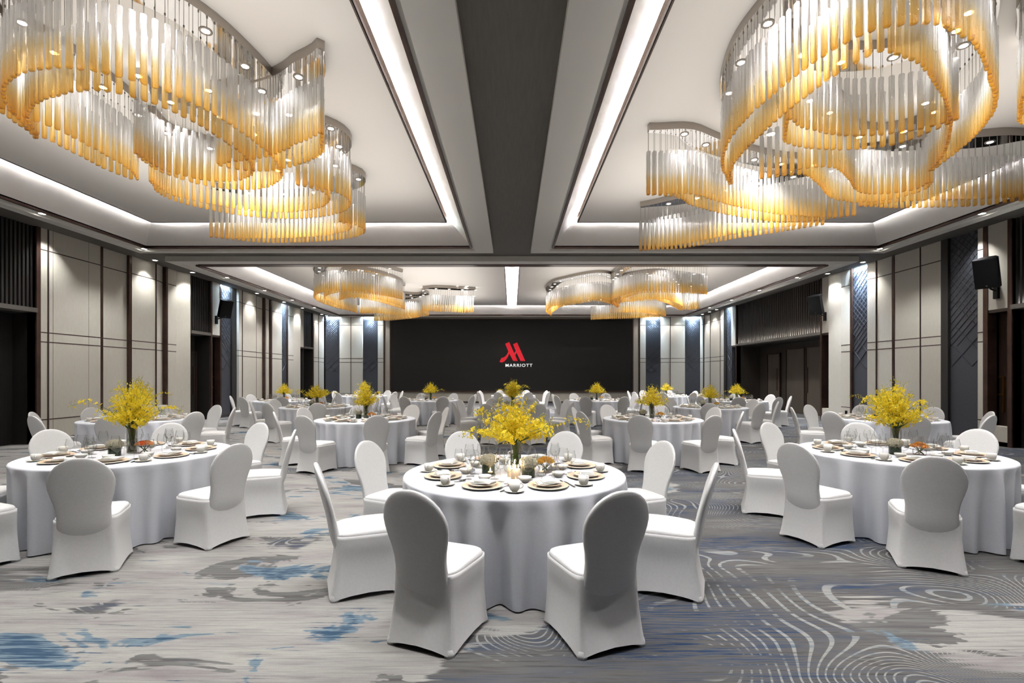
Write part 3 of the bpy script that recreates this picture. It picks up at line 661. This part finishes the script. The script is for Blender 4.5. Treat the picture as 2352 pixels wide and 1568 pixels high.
def cloth_mesh(seed):
    r = random.Random(seed); n = 240; rings = []; ph = [r.random()*6 for _ in range(4)]
    def fold(a): return .55*sin(23*a+ph[0]+1.2*sin(2*a+ph[1]))+.33*sin(14*a+ph[2])+.2*sin(5*a+ph[3])
    for rad in (.05, .4, .75, .88): rings.append([(rad*cos(2*pi*j/n), rad*sin(2*pi*j/n), ZT) for j in range(n)])
    for rad, z in ((.905, ZT-.001), (.917, ZT-.007), (.922, ZT-.02)): rings.append([(rad*cos(2*pi*j/n), rad*sin(2*pi*j/n), z) for j in range(n)])
    for k in range(1, 15):
        h = k/14; z = ZT-.02-(ZT-.032)*h; ring = []
        for j in range(n):
            a = 2*pi*j/n; f = fold(a); rad = .912-.045*h+.085*h**.45*f+.01*h*h
            ring.append((rad*cos(a), rad*sin(a), z))
        rings.append(ring)
    return MB().loft(rings, True, False).mesh('tablecloth', M['cloth'], True)
CLOTHS = [cloth_mesh(k) for k in range(3)]
TOPM = MB().lathe([(.0, .72), (.88, .72), (.88, .745), (.0, .745)], 48).mesh('tabletop', M['wood'])
LEGM = MB().lathe([(.3, 0), (.3, .03), (.05, .06), (.05, .72)], 20, True).mesh('pedestal', M['black'])
def place_table(i, nm, x, y):
    t = thing('banquet_table', 'round banquet table under a floor-length white cloth, '+nm[4:], 'table', (x, y, 0), 0, 'round banquet tables')
    c = ob('tablecloth', CLOTHS[i % 3], t); c.rotation_euler.z = i*1.1
    ob('tabletop', TOPM, t); ob('pedestal', LEGM, t)
for i, (nm, x, y, _) in enumerate(TABLES): place_table(i, nm, x, y)

# ------------------------------------------------------------------ the covered chair
def se(a, e):  # superellipse direction
    c, s = cos(a), sin(a); return (abs(c)**(2/e)*(1 if c > 0 else -1), abs(s)**(2/e)*(1 if s > 0 else -1))
def seat_mesh():
    n = 56; rings = []
    for z, k in ((.408, .95), (.428, .995), (.438, 1.008), (.452, .995), (.464, .97), (.471, .92), (.475, .8), (.478, .45), (.479, .1)):
        ring = []
        for j in range(n):
            sx, sy = se(2*pi*j/n, 5); yy = sy*.225*k; ww = .205+.012*(sy+1)/2
            ring.append((sx*ww*k, .012+yy, z-.012*max(0, -sy)*(k < .99)))
        rings.append(ring)
    return MB().loft(rings).mesh('seat', M['fabric'], True)
def skirt_mesh():
    n = 112; rings = []; N = 18
    for k in range(N+1):
        h = k/N; z = .44*(1-h); ring = []
        for j in range(n):
            a = 2*pi*j/n; sx, sy = se(a, 7); fl = h**1.7
            hw = .207+.012*(sy+1)/2*(1-h)+.030*fl
            yy = .012+sy*.226 + (fl*.018 if sy > 0 else -fl*.052)*abs(sy)
            u, v = (yy-.0)/.225, h
            # stretch panels: drawn in between the seams
            corner = min(abs(sx), abs(sy)); ins = 0
            if abs(sx) >= abs(sy): t = abs(sy)
            else: t = abs(sx)
            edge = smooth((.95-t)/.32)*smooth((h-.13)/.40)
            ins = .012*edge*(1-.35*h)
            cc = .012*sin(pi*min(1, h))*(1-t*t)*smooth((h-.04)/.3)
            x = sx*hw; y = yy
            if abs(sx) >= abs(sy): x -= (ins+cc)*(1 if sx > 0 else -1)
            else: y -= (ins*.8+cc)*(1 if sy > 0 else -1)
            zz = z + (.038*(1-t**2.2))*h**3
            ring.append((x, y, max(zz, .002)))
        rings.append(ring)
    return MB().loft(rings, True, False).mesh('skirt', M['fabric'], True)
def back_mesh():
    tab = [(.22, .145, -.140, .05), (.29, .165, -.172, .055), (.35, .172, -.198, .06), (.41, .172, -.216, .062), (.47, .170, -.227, .060), (.52, .171, -.237, .056), (.58, .180, -.251, .052), (.64, .196, -.268, .049), (.70, .208, -.285, .046), (.75, .211, -.298, .044), (.80, .2, -.311, .042), (.845, .178, -.322, .040), (.88, .150, -.330, .038), (.908, .116, -.336, .035), (.928, .078, -.340, .03), (.938, .042, -.342, .022), (.941, .012, -.343, .01)]
    n = 32; rings = []
    for z, hw, y, th in tab:
        ring = []
        for j in range(n):
            sx, sy = se(2*pi*j/n, 3.6); ring.append((sx*hw, y+sy*th/2+.022*(sx*hw/.2)**2, z))
        rings.append(ring)
    return MB().loft(rings).mesh('backrest', M['fabric'], True)
POCK = MB().lathe([(.031, 0.001), (.030, .02), (.024, .042), (.008, .05)], 14, True, True).mesh('foot_pocket', M['fabric'], True)
ch0 = thing('banquet_chair', '', 'chair')
ob('seat', seat_mesh(), ch0); ob('skirt', skirt_mesh(), ch0); ob('backrest', back_mesh(), ch0)
for sx in (-1, 1):
    ob('foot_pocket', POCK, ch0, (sx*.192, -.221, .0)); ob('foot_pocket', POCK, ch0, (sx*.194, .211, .0))
CHAIR = Proto(ch0); jr = random.Random(3)
def polar(x, y, hour, r):
    p = hour*pi/6; return x+r*sin(p), y+r*cos(p)
for i, (nm, x, y, _) in enumerate(TABLES):
    for hr, w_ in SEATS:
        if (i, w_) == (1, 'seven'): hr = 6.98
        if (i, w_) == (2, 'five'): hr = 5.14
        cx, cyy = polar(x, y, hr, 1.225+jr.uniform(-.02, .02))
        CHAIR.put((cx, cyy, 0), pi-hr*pi/6+jr.uniform(-.04, .04), 'white covered chair at the %s o\'clock seat of %s' % (w_, nm), 'chairs around the round tables')

# ------------------------------------------------------------------ place settings
def glass_meshes(h, rb, rrim, hs, rs=.0038, foot=.034):
    bowl = [(.003, hs), (rb*.55, hs+.008), (rb*.88, hs+(h-hs)*.22), (rb, hs+(h-hs)*.42), (rb*.97, hs+(h-hs)*.6), (rrim*1.02, h-.012), (rrim, h), (rrim-.0012, h)]
    stem = [(.0075, .004), (rs, .018), (rs, hs-.01), (.006, hs)]
    ft = [(.002, 0), (foot, 0), (foot, .002), (.01, .005), (.006, .006)]
    return bowl, stem, ft
def glass_proto(name, cat, prm, parts):
    b, s, f = glass_meshes(*prm)
    if parts:
        t = thing(name, '', cat); ob('bowl', MB().lathe(b, 28).mesh('bowl', M['glass'], True), t); ob('stem', MB().lathe(s, 10).mesh('stem', M['glass'], True), t); ob('foot', MB().lathe(f, 28).mesh('foot', M['glass'], True), t)
        return Proto(t)
    mb = MB().lathe(b, 16).lathe(s, 6).lathe(f, 16); return Proto(tag(ob(name, mb.mesh(name, M['glass'], True)), '', cat))
GL = {}
for pt in (True, False):
    GL['balloon_wine_glass', pt] = glass_proto('balloon_wine_glass', 'wine glass', (.215, .045, .034, .095), pt)
    GL['wine_glass', pt] = glass_proto('wine_glass', 'wine glass', (.185, .036, .028, .085), pt)
    GL['water_goblet', pt] = glass_proto('water_goblet', 'goblet', (.16, .040, .034, .06), pt)
def plate_mesh(r, h, well, m, name, n=40): return MB().lathe([(.0, .004), (well, .004), (well*1.12, h*.55), (r*.97, h), (r, h-.001), (r*.97, h-.004), (well*1.05, .0), (.0, .0)], n).mesh(name, m, True)
def charger():
    t = thing('charger_plate', '', 'plate')
    ob('rim', MB().lathe([(.10, .0115), (.118, .016), (.150, .019), (.1515, .018)], 44).mesh('rim', M['gold_plate'], True), t)
    ob('base', MB().lathe([(.0, .0105), (.10, .0115), (.10, .009), (.1515, .018), (.149, .013), (.11, .002), (.105, 0), (0, 0)], 44).mesh('base', M['porcelain'], True), t); return Proto(t)
def side_plate():
    t = thing('dinner_plate', '', 'plate')
    ob('rim', MB().lathe([(.075, .005), (.085, .011), (.107, .015), (.108, .014)], 40).mesh('rim', M['gold_plate'], True), t)
    ob('well', MB().lathe([(.0, .004), (.075, .005), (.075, .004), (.108, .014), (.08, .002), (.0, .0)], 40).mesh('well', M['porcelain'], True), t); return Proto(t)
def napkin_mesh():
    mb = MB(); n = 10
    for k, (w, d, z, sk) in enumerate(((.165, .105, .0, 0), (.160, .10, .0065, .006), (.135, .085, .013, .018))):
        rings = []
        for i in range(n+1):
            u = i/n-.5; x = u*w+sk; zz = z+.004*sin(u*5+k)+.003; tw = d/2*(1-.12*u)
            rings.append([(x, -tw, zz-.003), (x, 0, zz-.0035), (x, tw, zz-.003), (x, tw*1.02, zz), (x, tw*.98, zz+.003), (x, 0, zz+.005), (x, -tw*.98, zz+.003), (x, -tw*1.02, zz)])
        mb.loft(rings)
    return mb.mesh('folded_napkin', M['napkin'], True, 50)
def cup():
    t = thing('coffee_cup', '', 'cup')
    ob('body', MB().lathe([(.0, .002), (.022, .0), (.024, .004), (.032, .012), (.038, .03), (.0405, .062), (.039, .062), (.036, .03), (.03, .014), (.0, .008)], 28).mesh('body', M['porcelain'], True), t)
    ob('handle', MB().tube([(.037, 0, .052), (.05, 0, .054), (.06, 0, .045), (.060, 0, .032), (.05, 0, .022), (.036, 0, .019)], .0038, 8).mesh('handle', M['porcelain'], True), t); return Proto(t)
def saucer(): return Proto(tag(ob('saucer', MB().lathe([(.0, .005), (.028, .005), (.04, .008), (.070, .016), (.072, .015), (.045, .002), (.03, 0), (0, 0)], 32).mesh('saucer', M['porcelain'], True)), '', 'saucer'))
def bowl(): return Proto(tag(ob('small_bowl', MB().lathe([(.0, .0), (.022, .0), (.024, .004), (.045, .022), (.052, .043), (.050, .043), (.042, .022), (.02, .008), (.0, .007)], 28).mesh('small_bowl', M['porcelain'], True)), '', 'bowl'))
def spoon():
    mb = MB(); rings = []
    for y, w, z in ((-.10, .004, .003), (-.095, .0075, .003), (-.02, .0035, .006), (.035, .003, .008), (.05, .008, .006), (.065, .018, .003), (.08, .022, .002), (.095, .018, .004), (.104, .006, .007)):
        rings.append([(-w, y, z+.001), (0, y, z-.001-(.002 if w > .01 else 0)), (w, y, z+.001), (w*.9, y, z+.003), (0, y, z+.002-(.003 if w > .012 else 0)), (-w*.9, y, z+.003)])
    return Proto(tag(ob('soup_spoon', mb.loft(rings).mesh('soup_spoon', M['steel'], True)), '', 'spoon'))
def knife():
    t = thing('table_knife', '', 'knife')
    ob('knife_handle', MB().loft([[(-w, y, 0), (w, y, 0), (w, y, .006), (-w, y, .006)] for y, w in ((-.11, .006), (-.10, .008), (-.03, .0055), (-.01, .006))]).mesh('knife_handle', M['steel'], True, 30), t)
    ob('knife_blade', MB().loft([[(-.004, y, .001), (w, y, .001), (w, y, .0025), (-.004, y, .0025)] for y, w in ((-.012, .006), (.03, .011), (.08, .011), (.105, .002))]).mesh('knife_blade', M['steel'], True, 30), t); return Proto(t)
P_ch, P_sp, P_cup, P_sau, P_bowl, P_spoon, P_kn = charger(), side_plate(), cup(), saucer(), bowl(), spoon(), knife()
P_nap = Proto(tag(ob('folded_napkin', napkin_mesh()), '', 'napkin'))
sr = random.Random(11)
for i, (nm, x, y, _) in enumerate(TABLES):
    near, far = i < 3, y > 14
    for hr, w_ in SEATS:
        p = hr*pi/6; rz = pi-p; o_ = Vector((sin(p), cos(p))); r_ = Vector((-cos(p), sin(p)))
        where = '%s o\'clock seat of %s' % (w_, nm)
        def at(xr, r, z=ZT): q = Vector((x, y))+o_*r+r_*xr; return (q.x, q.y, z)
        def put(P, xr, r, z, what, grp, rot=0, jit=.006): 
            return P.put(at(xr+sr.uniform(-jit, jit), r+sr.uniform(-jit, jit), z), rz+rot, '%s at %s' % (what, where), grp)
        put(P_ch, 0, .62, ZT, 'champagne-rimmed charger plate', 'charger plates')
        if not far: put(P_sp, 0, .62, ZT+.018, 'cream dinner plate', 'plates on the chargers', 0, 0)
        put(P_nap, 0, .62, ZT+(.030 if not far else .016), 'white folded napkin', 'folded napkins', sr.uniform(-.5, .3), .01)
        put(P_sau, .275, .67, ZT, 'white saucer', 'saucers', 0, 0); put(P_cup, .275, .67, ZT+.0065, 'white coffee cup', 'coffee cups', sr.uniform(-.4, .6), 0)
        if not far:
            put(P_bowl, .235, .345, ZT, 'small white bowl', 'small bowls')
            put(P_spoon, .158, .58, ZT, 'steel soup spoon', 'soup spoons', -.15); put(P_kn, .195, .60, ZT, 'steel table knife', 'table knives', -.12)
        put(GL['balloon_wine_glass', near], .05, .41, ZT, 'tall balloon wine glass', 'balloon wine glasses'); put(GL['wine_glass', near], .14, .46, ZT, 'slim wine glass', 'slim wine glasses')
        if y < 18: put(GL['water_goblet', near], -.03, .345, ZT, 'short water goblet', 'water goblets')

# ------------------------------------------------------------------ flowers and candles
def petal(mb, c, n, s, r):
    """a small five petalled floret, petals cupped, at c facing n"""
    n = n.normalized(); u = n.orthogonal().normalized(); u.rotate(Matrix.Rotation(r.random()*6, 3, n)); v = n.cross(u)
    for k in range(4):
        a = k*pi/2+r.uniform(-.3, .3); d = u*cos(a)+v*sin(a); e = n.cross(d); q = s*r.uniform(.75, 1.2)*(1.35 if k == 0 else .85)
        mb.add([c, c+d*q*.6+e*q*.42+n*q*.25, c+d*q*1.05+n*q*r.uniform(-.1, .3), c+d*q*.6-e*q*.42+n*q*.25], [(0, 1, 2, 3)])
def bouquet(seed, H_=.62, W_=.36, count=430, fl=.0165, sprays=5):
    """stems leave the vase mouth at z=.24, florets along their outer halves"""
    r = random.Random(seed); sb, fb, bb = MB(), MB(), MB()
    ns = 36
    for k in range(ns):
        a = k*2.39996+r.uniform(-.2, .2); lean = sqrt((k+.5)/ns); hh = H_*(1.0-.55*lean**2)*r.uniform(.86, 1.05); ww = W_*lean*r.uniform(.85, 1.1)
        spray = k >= ns-sprays
        if spray: ww = W_*r.uniform(1.05, 1.35); hh = H_*r.uniform(.5, .8)
        rb = .036*sqrt(r.random()); P = [Vector((rb*cos(a+2), rb*sin(a+2), .014)), Vector((.037*cos(a)*lean, .037*sin(a)*lean, .24)), Vector((ww*.5*cos(a), ww*.5*sin(a), .24+(hh-.24)*.62)), Vector((ww*cos(a), ww*sin(a), hh))]
        if spray: P.append(P[-1]+Vector((.10*cos(a), .10*sin(a), -.05)))
        sb.tube(P, [.0042, .0038, .002]+[.0012]*(len(P)-3), 4)
        m = int(count/ns*(.5 if spray else 1)*1.05)
        for q in range(m):
            t = .26+.74*(q+r.random())/m if not spray else .45+.55*(q+r.random())/m
            f = t*(len(P)-2); i0 = min(int(f), len(P)-3); c = P[1+i0].lerp(P[2+i0], f-i0)
            off = Vector((r.gauss(0, 1), r.gauss(0, 1), r.gauss(0, 1)))*(.020 if not spray else .013); c = c+off
            petal(fb, c, off+Vector((cos(a)*.02, sin(a)*.02, .012)), fl*r.uniform(.7, 1.15)*(.75 if t > .9 else 1), r)
        for q in range(6):                            # tips with small buds
            t = r.uniform(.0, 1); c = P[-1]+Vector((r.gauss(0, .02), r.gauss(0, .02), r.uniform(-.01, .05)+.0)); s = .0045
            bb.add([c+Vector((s, 0, 0)), c+Vector((-s, 0, 0)), c+Vector((0, s, 0)), c+Vector((0, -s, 0)), c+Vector((0, 0, s*1.5)), c-Vector((0, 0, s*1.5))], [(0, 2, 4), (2, 1, 4), (1, 3, 4), (3, 0, 4), (2, 0, 5), (1, 2, 5), (3, 1, 5), (0, 3, 5)])
        tip = P[-1]; sb.tube([tip, tip+Vector((.02*cos(a), .02*sin(a), .035))], .0008, 3)
    return sb, fb, bb
def bouquet_proto(seed, **k):
    t = thing('orchid_bouquet', '', 'flowers'); sb, fb, bb = bouquet(seed, **k)
    ob('stems', sb.mesh('stems', M['stem'], True), t)
    tag(ob('blossoms', fb.mesh('blossoms', M['orchid']), t), kind='stuff'); tag(ob('buds', bb.mesh('buds', M['bud']), t), kind='stuff')
    return Proto(t)
BQ = [bouquet_proto(1, H_=.59, W_=.36, count=1700, fl=.0172, sprays=5), bouquet_proto(2, H_=.66, W_=.27, count=1250, fl=.0172, sprays=3), bouquet_proto(5, H_=.58, W_=.31, count=1150, fl=.017, sprays=3)]
vt = thing('glass_vase', '', 'vase')
ob('vase_wall', MB().lathe([(.0, .0), (.043, .0), (.046, .006), (.046, .26), (.0435, .26), (.0435, .012), (.0, .012)], 32).mesh('vase_wall', M['glass'], True), vt)
ob('water', MB().lathe([(.0425, .013), (.0425, .15)], 24, True, True).mesh('water', M['green_glass'], True), vt)
VASE = Proto(vt)
def hydrangea():
    t = thing('hydrangea_posy', '', 'flowers'); r = random.Random(4)
    ob('leaf_wrapped_pot', MB().lathe([(.0, .0), (.046, .0), (.05, .004), (.051, .045), (.05, .088), (.046, .088)], 24).mesh('leaf_wrapped_pot', M['leaf'], True), t)
    ob('pot_glass', MB().lathe([(.0525, .0), (.0545, .004), (.0545, .096)], 28).mesh('pot_glass', M['glass'], True), t)
    mb = MB().lathe([(.001, .07), (.05, .085), (.062, .115), (.05, .145), (.001, .158)], 16)
    for k in range(150):
        z = 1-2*(k+.5)/150*.8; a = k*2.39996; q = sqrt(max(0, 1-z*z)); n = Vector((q*cos(a), q*sin(a), z*.8)); c = Vector((0, 0, .115))+Vector((n.x*.068, n.y*.068, n.z*.055)); petal(mb, c, n, .0165, r)
    ob('bloom', mb.mesh('bloom', M['white_petal']), t)
    for a in (.6, 3.4): ob('leaf', MB().add([(0, 0, 0), (.03, .015, .02), (.065, 0, .03), (.03, -.015, .02)], [(0, 1, 2, 3)]).xf(Matrix.Translation((.045*cos(a), .045*sin(a), .085)) @ Matrix.Rotation(a, 4, 'Z')).mesh('leaf', M['leaf']), t)
    return Proto(t)
def roses(m, seed, spread=.05):
    t = thing('rose_bowl', '', 'flowers'); r = random.Random(seed)
    ob('bowl_glass', MB().lathe([(.0, .0), (.05, .0), (.056, .01), (.057, .055), (.055, .055)], 28).mesh('bowl_glass', M['glass'], True), t)
    st = MB()
    for k in range(6):
        a = k*pi/3; st.tube([(.04*cos(a+2.4), .04*sin(a+2.4), .008), (.02*cos(a), .02*sin(a), .05), (spread*cos(a), spread*sin(a), .085)], .003, 5)
    ob('stems', st.mesh('stems', M['stem']), t)
    spots_ = [(0, 0, .115)]+[(spread*cos(a*pi*2/5+.3), spread*sin(a*pi*2/5+.3), .098+r.uniform(-.006, .01)) for a in range(5)]
    for (x, y, z) in spots_:
        mb = MB()
        for lay, (rad, hh, n) in enumerate(((.010, .024, 3), (.020, .026, 4), (.030, .023, 5), (.039, .016, 5))):
            for q in range(n):
                a0 = 2*pi*q/n+lay*.7; g = []
                for u in range(5):
                    aa = a0+(u-2)/2*pi/n*1.25; row = []
                    for v in range(3):
                        rr = rad*(.45+.55*v/2)*(1+.1*(v == 2)); zz = -.012+hh*(v/2)*1.2-(.006*abs(u-2)/2 if v == 2 else 0)
                        row.append((rr*cos(aa), rr*sin(aa), zz))
                    g.append(row)
                mb.loft(g, False, False, False)
        d = Vector((x, y, .09)); rot = Vector((0, 0, 1)).rotation_difference(d)
        ob('rose', mb.xf(Matrix.Translation((x, y, z)) @ rot.to_matrix().to_4x4()).mesh('rose', M[m], True), t)
    return Proto(t)
HY = hydrangea(); RS = {k: roses(k, 3+n) for n, k in enumerate(('rose_yellow', 'rose_orange', 'rose_red', 'white_petal'))}
RN = {'rose_yellow': 'yellow', 'rose_orange': 'orange', 'rose_red': 'coral', 'white_petal': 'cream'}
ROT = [0, 1.0, .3, 2.1, 1.2, .7, 2.6, 1.6, .2, 2.9, 1.9, .5, 2.3, .9, 1.4, 2.7, .1]
BK = [0, 1, 1, 1, 2, 1, 0, 0, 2, 1, 2, 2, 2, 2, 1, 2, 0]; BS = [1.06, 1.1, 1.1, 1.0, 1.05, 1.12, 1.0, .98, 1.0, 1.05, .95, .95, 1.0, 1.0, .92, .9, 1.0]
for i, (nm, x, y, rs) in enumerate(TABLES):
    dx, dy = (.012, 0) if i == 0 else (0, 0)
    VASE.put((x+dx, y+dy, ZT), 0, 'tall clear glass vase of stems standing on %s' % nm, 'vases in the table centres')
    BQ[BK[i]].put((x+dx, y+dy, ZT), ROT[i], 'spray of yellow orchids in the vase on %s' % nm, 'orchid bouquets', BS[i])
    hy, ro = {0: ((.11, -.24), (.26, -.02)), 1: ((-.12, -.14), (.11, -.17)), 2: ((-.03, -.19), (.14, -.01))}.get(i, ((-.16, .06), (.13, -.10)))
    HY.put((x+hy[0], y+hy[1], ZT), i*.8, 'white hydrangea in a leaf-lined glass on %s%s' % (nm, ', beside the candles' if i == 0 else ''), 'hydrangea posies')
    RS[rs].put((x+ro[0], y+ro[1], ZT), i*.5, 'low glass bowl of %s roses on %s' % (RN[rs], nm), 'rose bowls')
tx, ty = TABLES[0][1:3]
HY.put((tx-.215, ty-.10, ZT), 2.2, 'white hydrangea in a leaf-lined glass on the candlelit table, away from the candles', 'hydrangea posies')
cp = thing('pillar_candle', '', 'candle')
FLM = MB().lathe([(.001, 0), (.005, .008), (.0042, .016), (.0008, .03)], 10, True, True)
ob('wax', MB().lathe([(.0, .0), (.017, .0), (.017, .078), (.013, .081), (.0, .078)], 20).mesh('wax', M['wax'], True), cp)
ob('wick', MB().tube([(0, 0, .076), (0, 0, .088)], .001, 5).mesh('wick', M['black']), cp); ob('flame', FLM.mesh('flame', M['flame'], True), cp, (0, 0, .086))
CAN = Proto(cp)
for (px, py, sc), lb_ in zip(((-.012, -.285, 1.0), (.029, -.28, .98), (-.04, -.205, 1.12), (.0, -.20, 1.18)), ('second tallest-row partner, front of the cluster, by the balloon glass', 'front of the candle cluster, beside the white hydrangea', 'back of the candle cluster, away from the hydrangea', 'tallest one, close against the tall vase')):
    lb_ = lb_.replace('second tallest-row partner, front', 'front')
    CAN.put((tx+px, ty+py, ZT), 0, 'lit cream pillar candle, '+lb_, 'pillar candles', (1, 1, sc))
    lamp('POINT', (tx+px, ty+py, ZT+.115*sc), .14, (1, .80, .55), shadow_soft_size=.012)
tl = thing('tealight_holder', '', 'tealight')
fac = []
for z, r0, r1 in ((0, .022, .022), (.012, .043, .036), (.024, .034, .043), (.034, .026, .026)):
    fac.append([((r0 if j % 2 else r1)*cos(2*pi*j/20), (r0 if j % 2 else r1)*sin(2*pi*j/20), z) for j in range(20)])
ob('holder', MB().loft(fac).mesh('holder', M['crystal']), tl)
ob('tealight', MB().lathe([(.0, .034), (.019, .034), (.019, .042), (.0, .042)], 20).mesh('tealight', M['wax'], True), tl); ob('flame', FLM.mesh('flame', M['flame'], True), tl, (0, 0, .042))
TL = Proto(tl)
for px, py, lb_ in ((-.375, -.02, 'alone between the goblets and the hydrangea'), (-.195, -.20, 'in front of the outlying hydrangea'), (.215, -.185, 'in front of the yellow roses'), (.33, .05, 'behind the yellow roses')):
    TL.put((tx+px, ty+py, ZT), 0, 'cut crystal tealight holder, lit, '+lb_, 'crystal tealights')
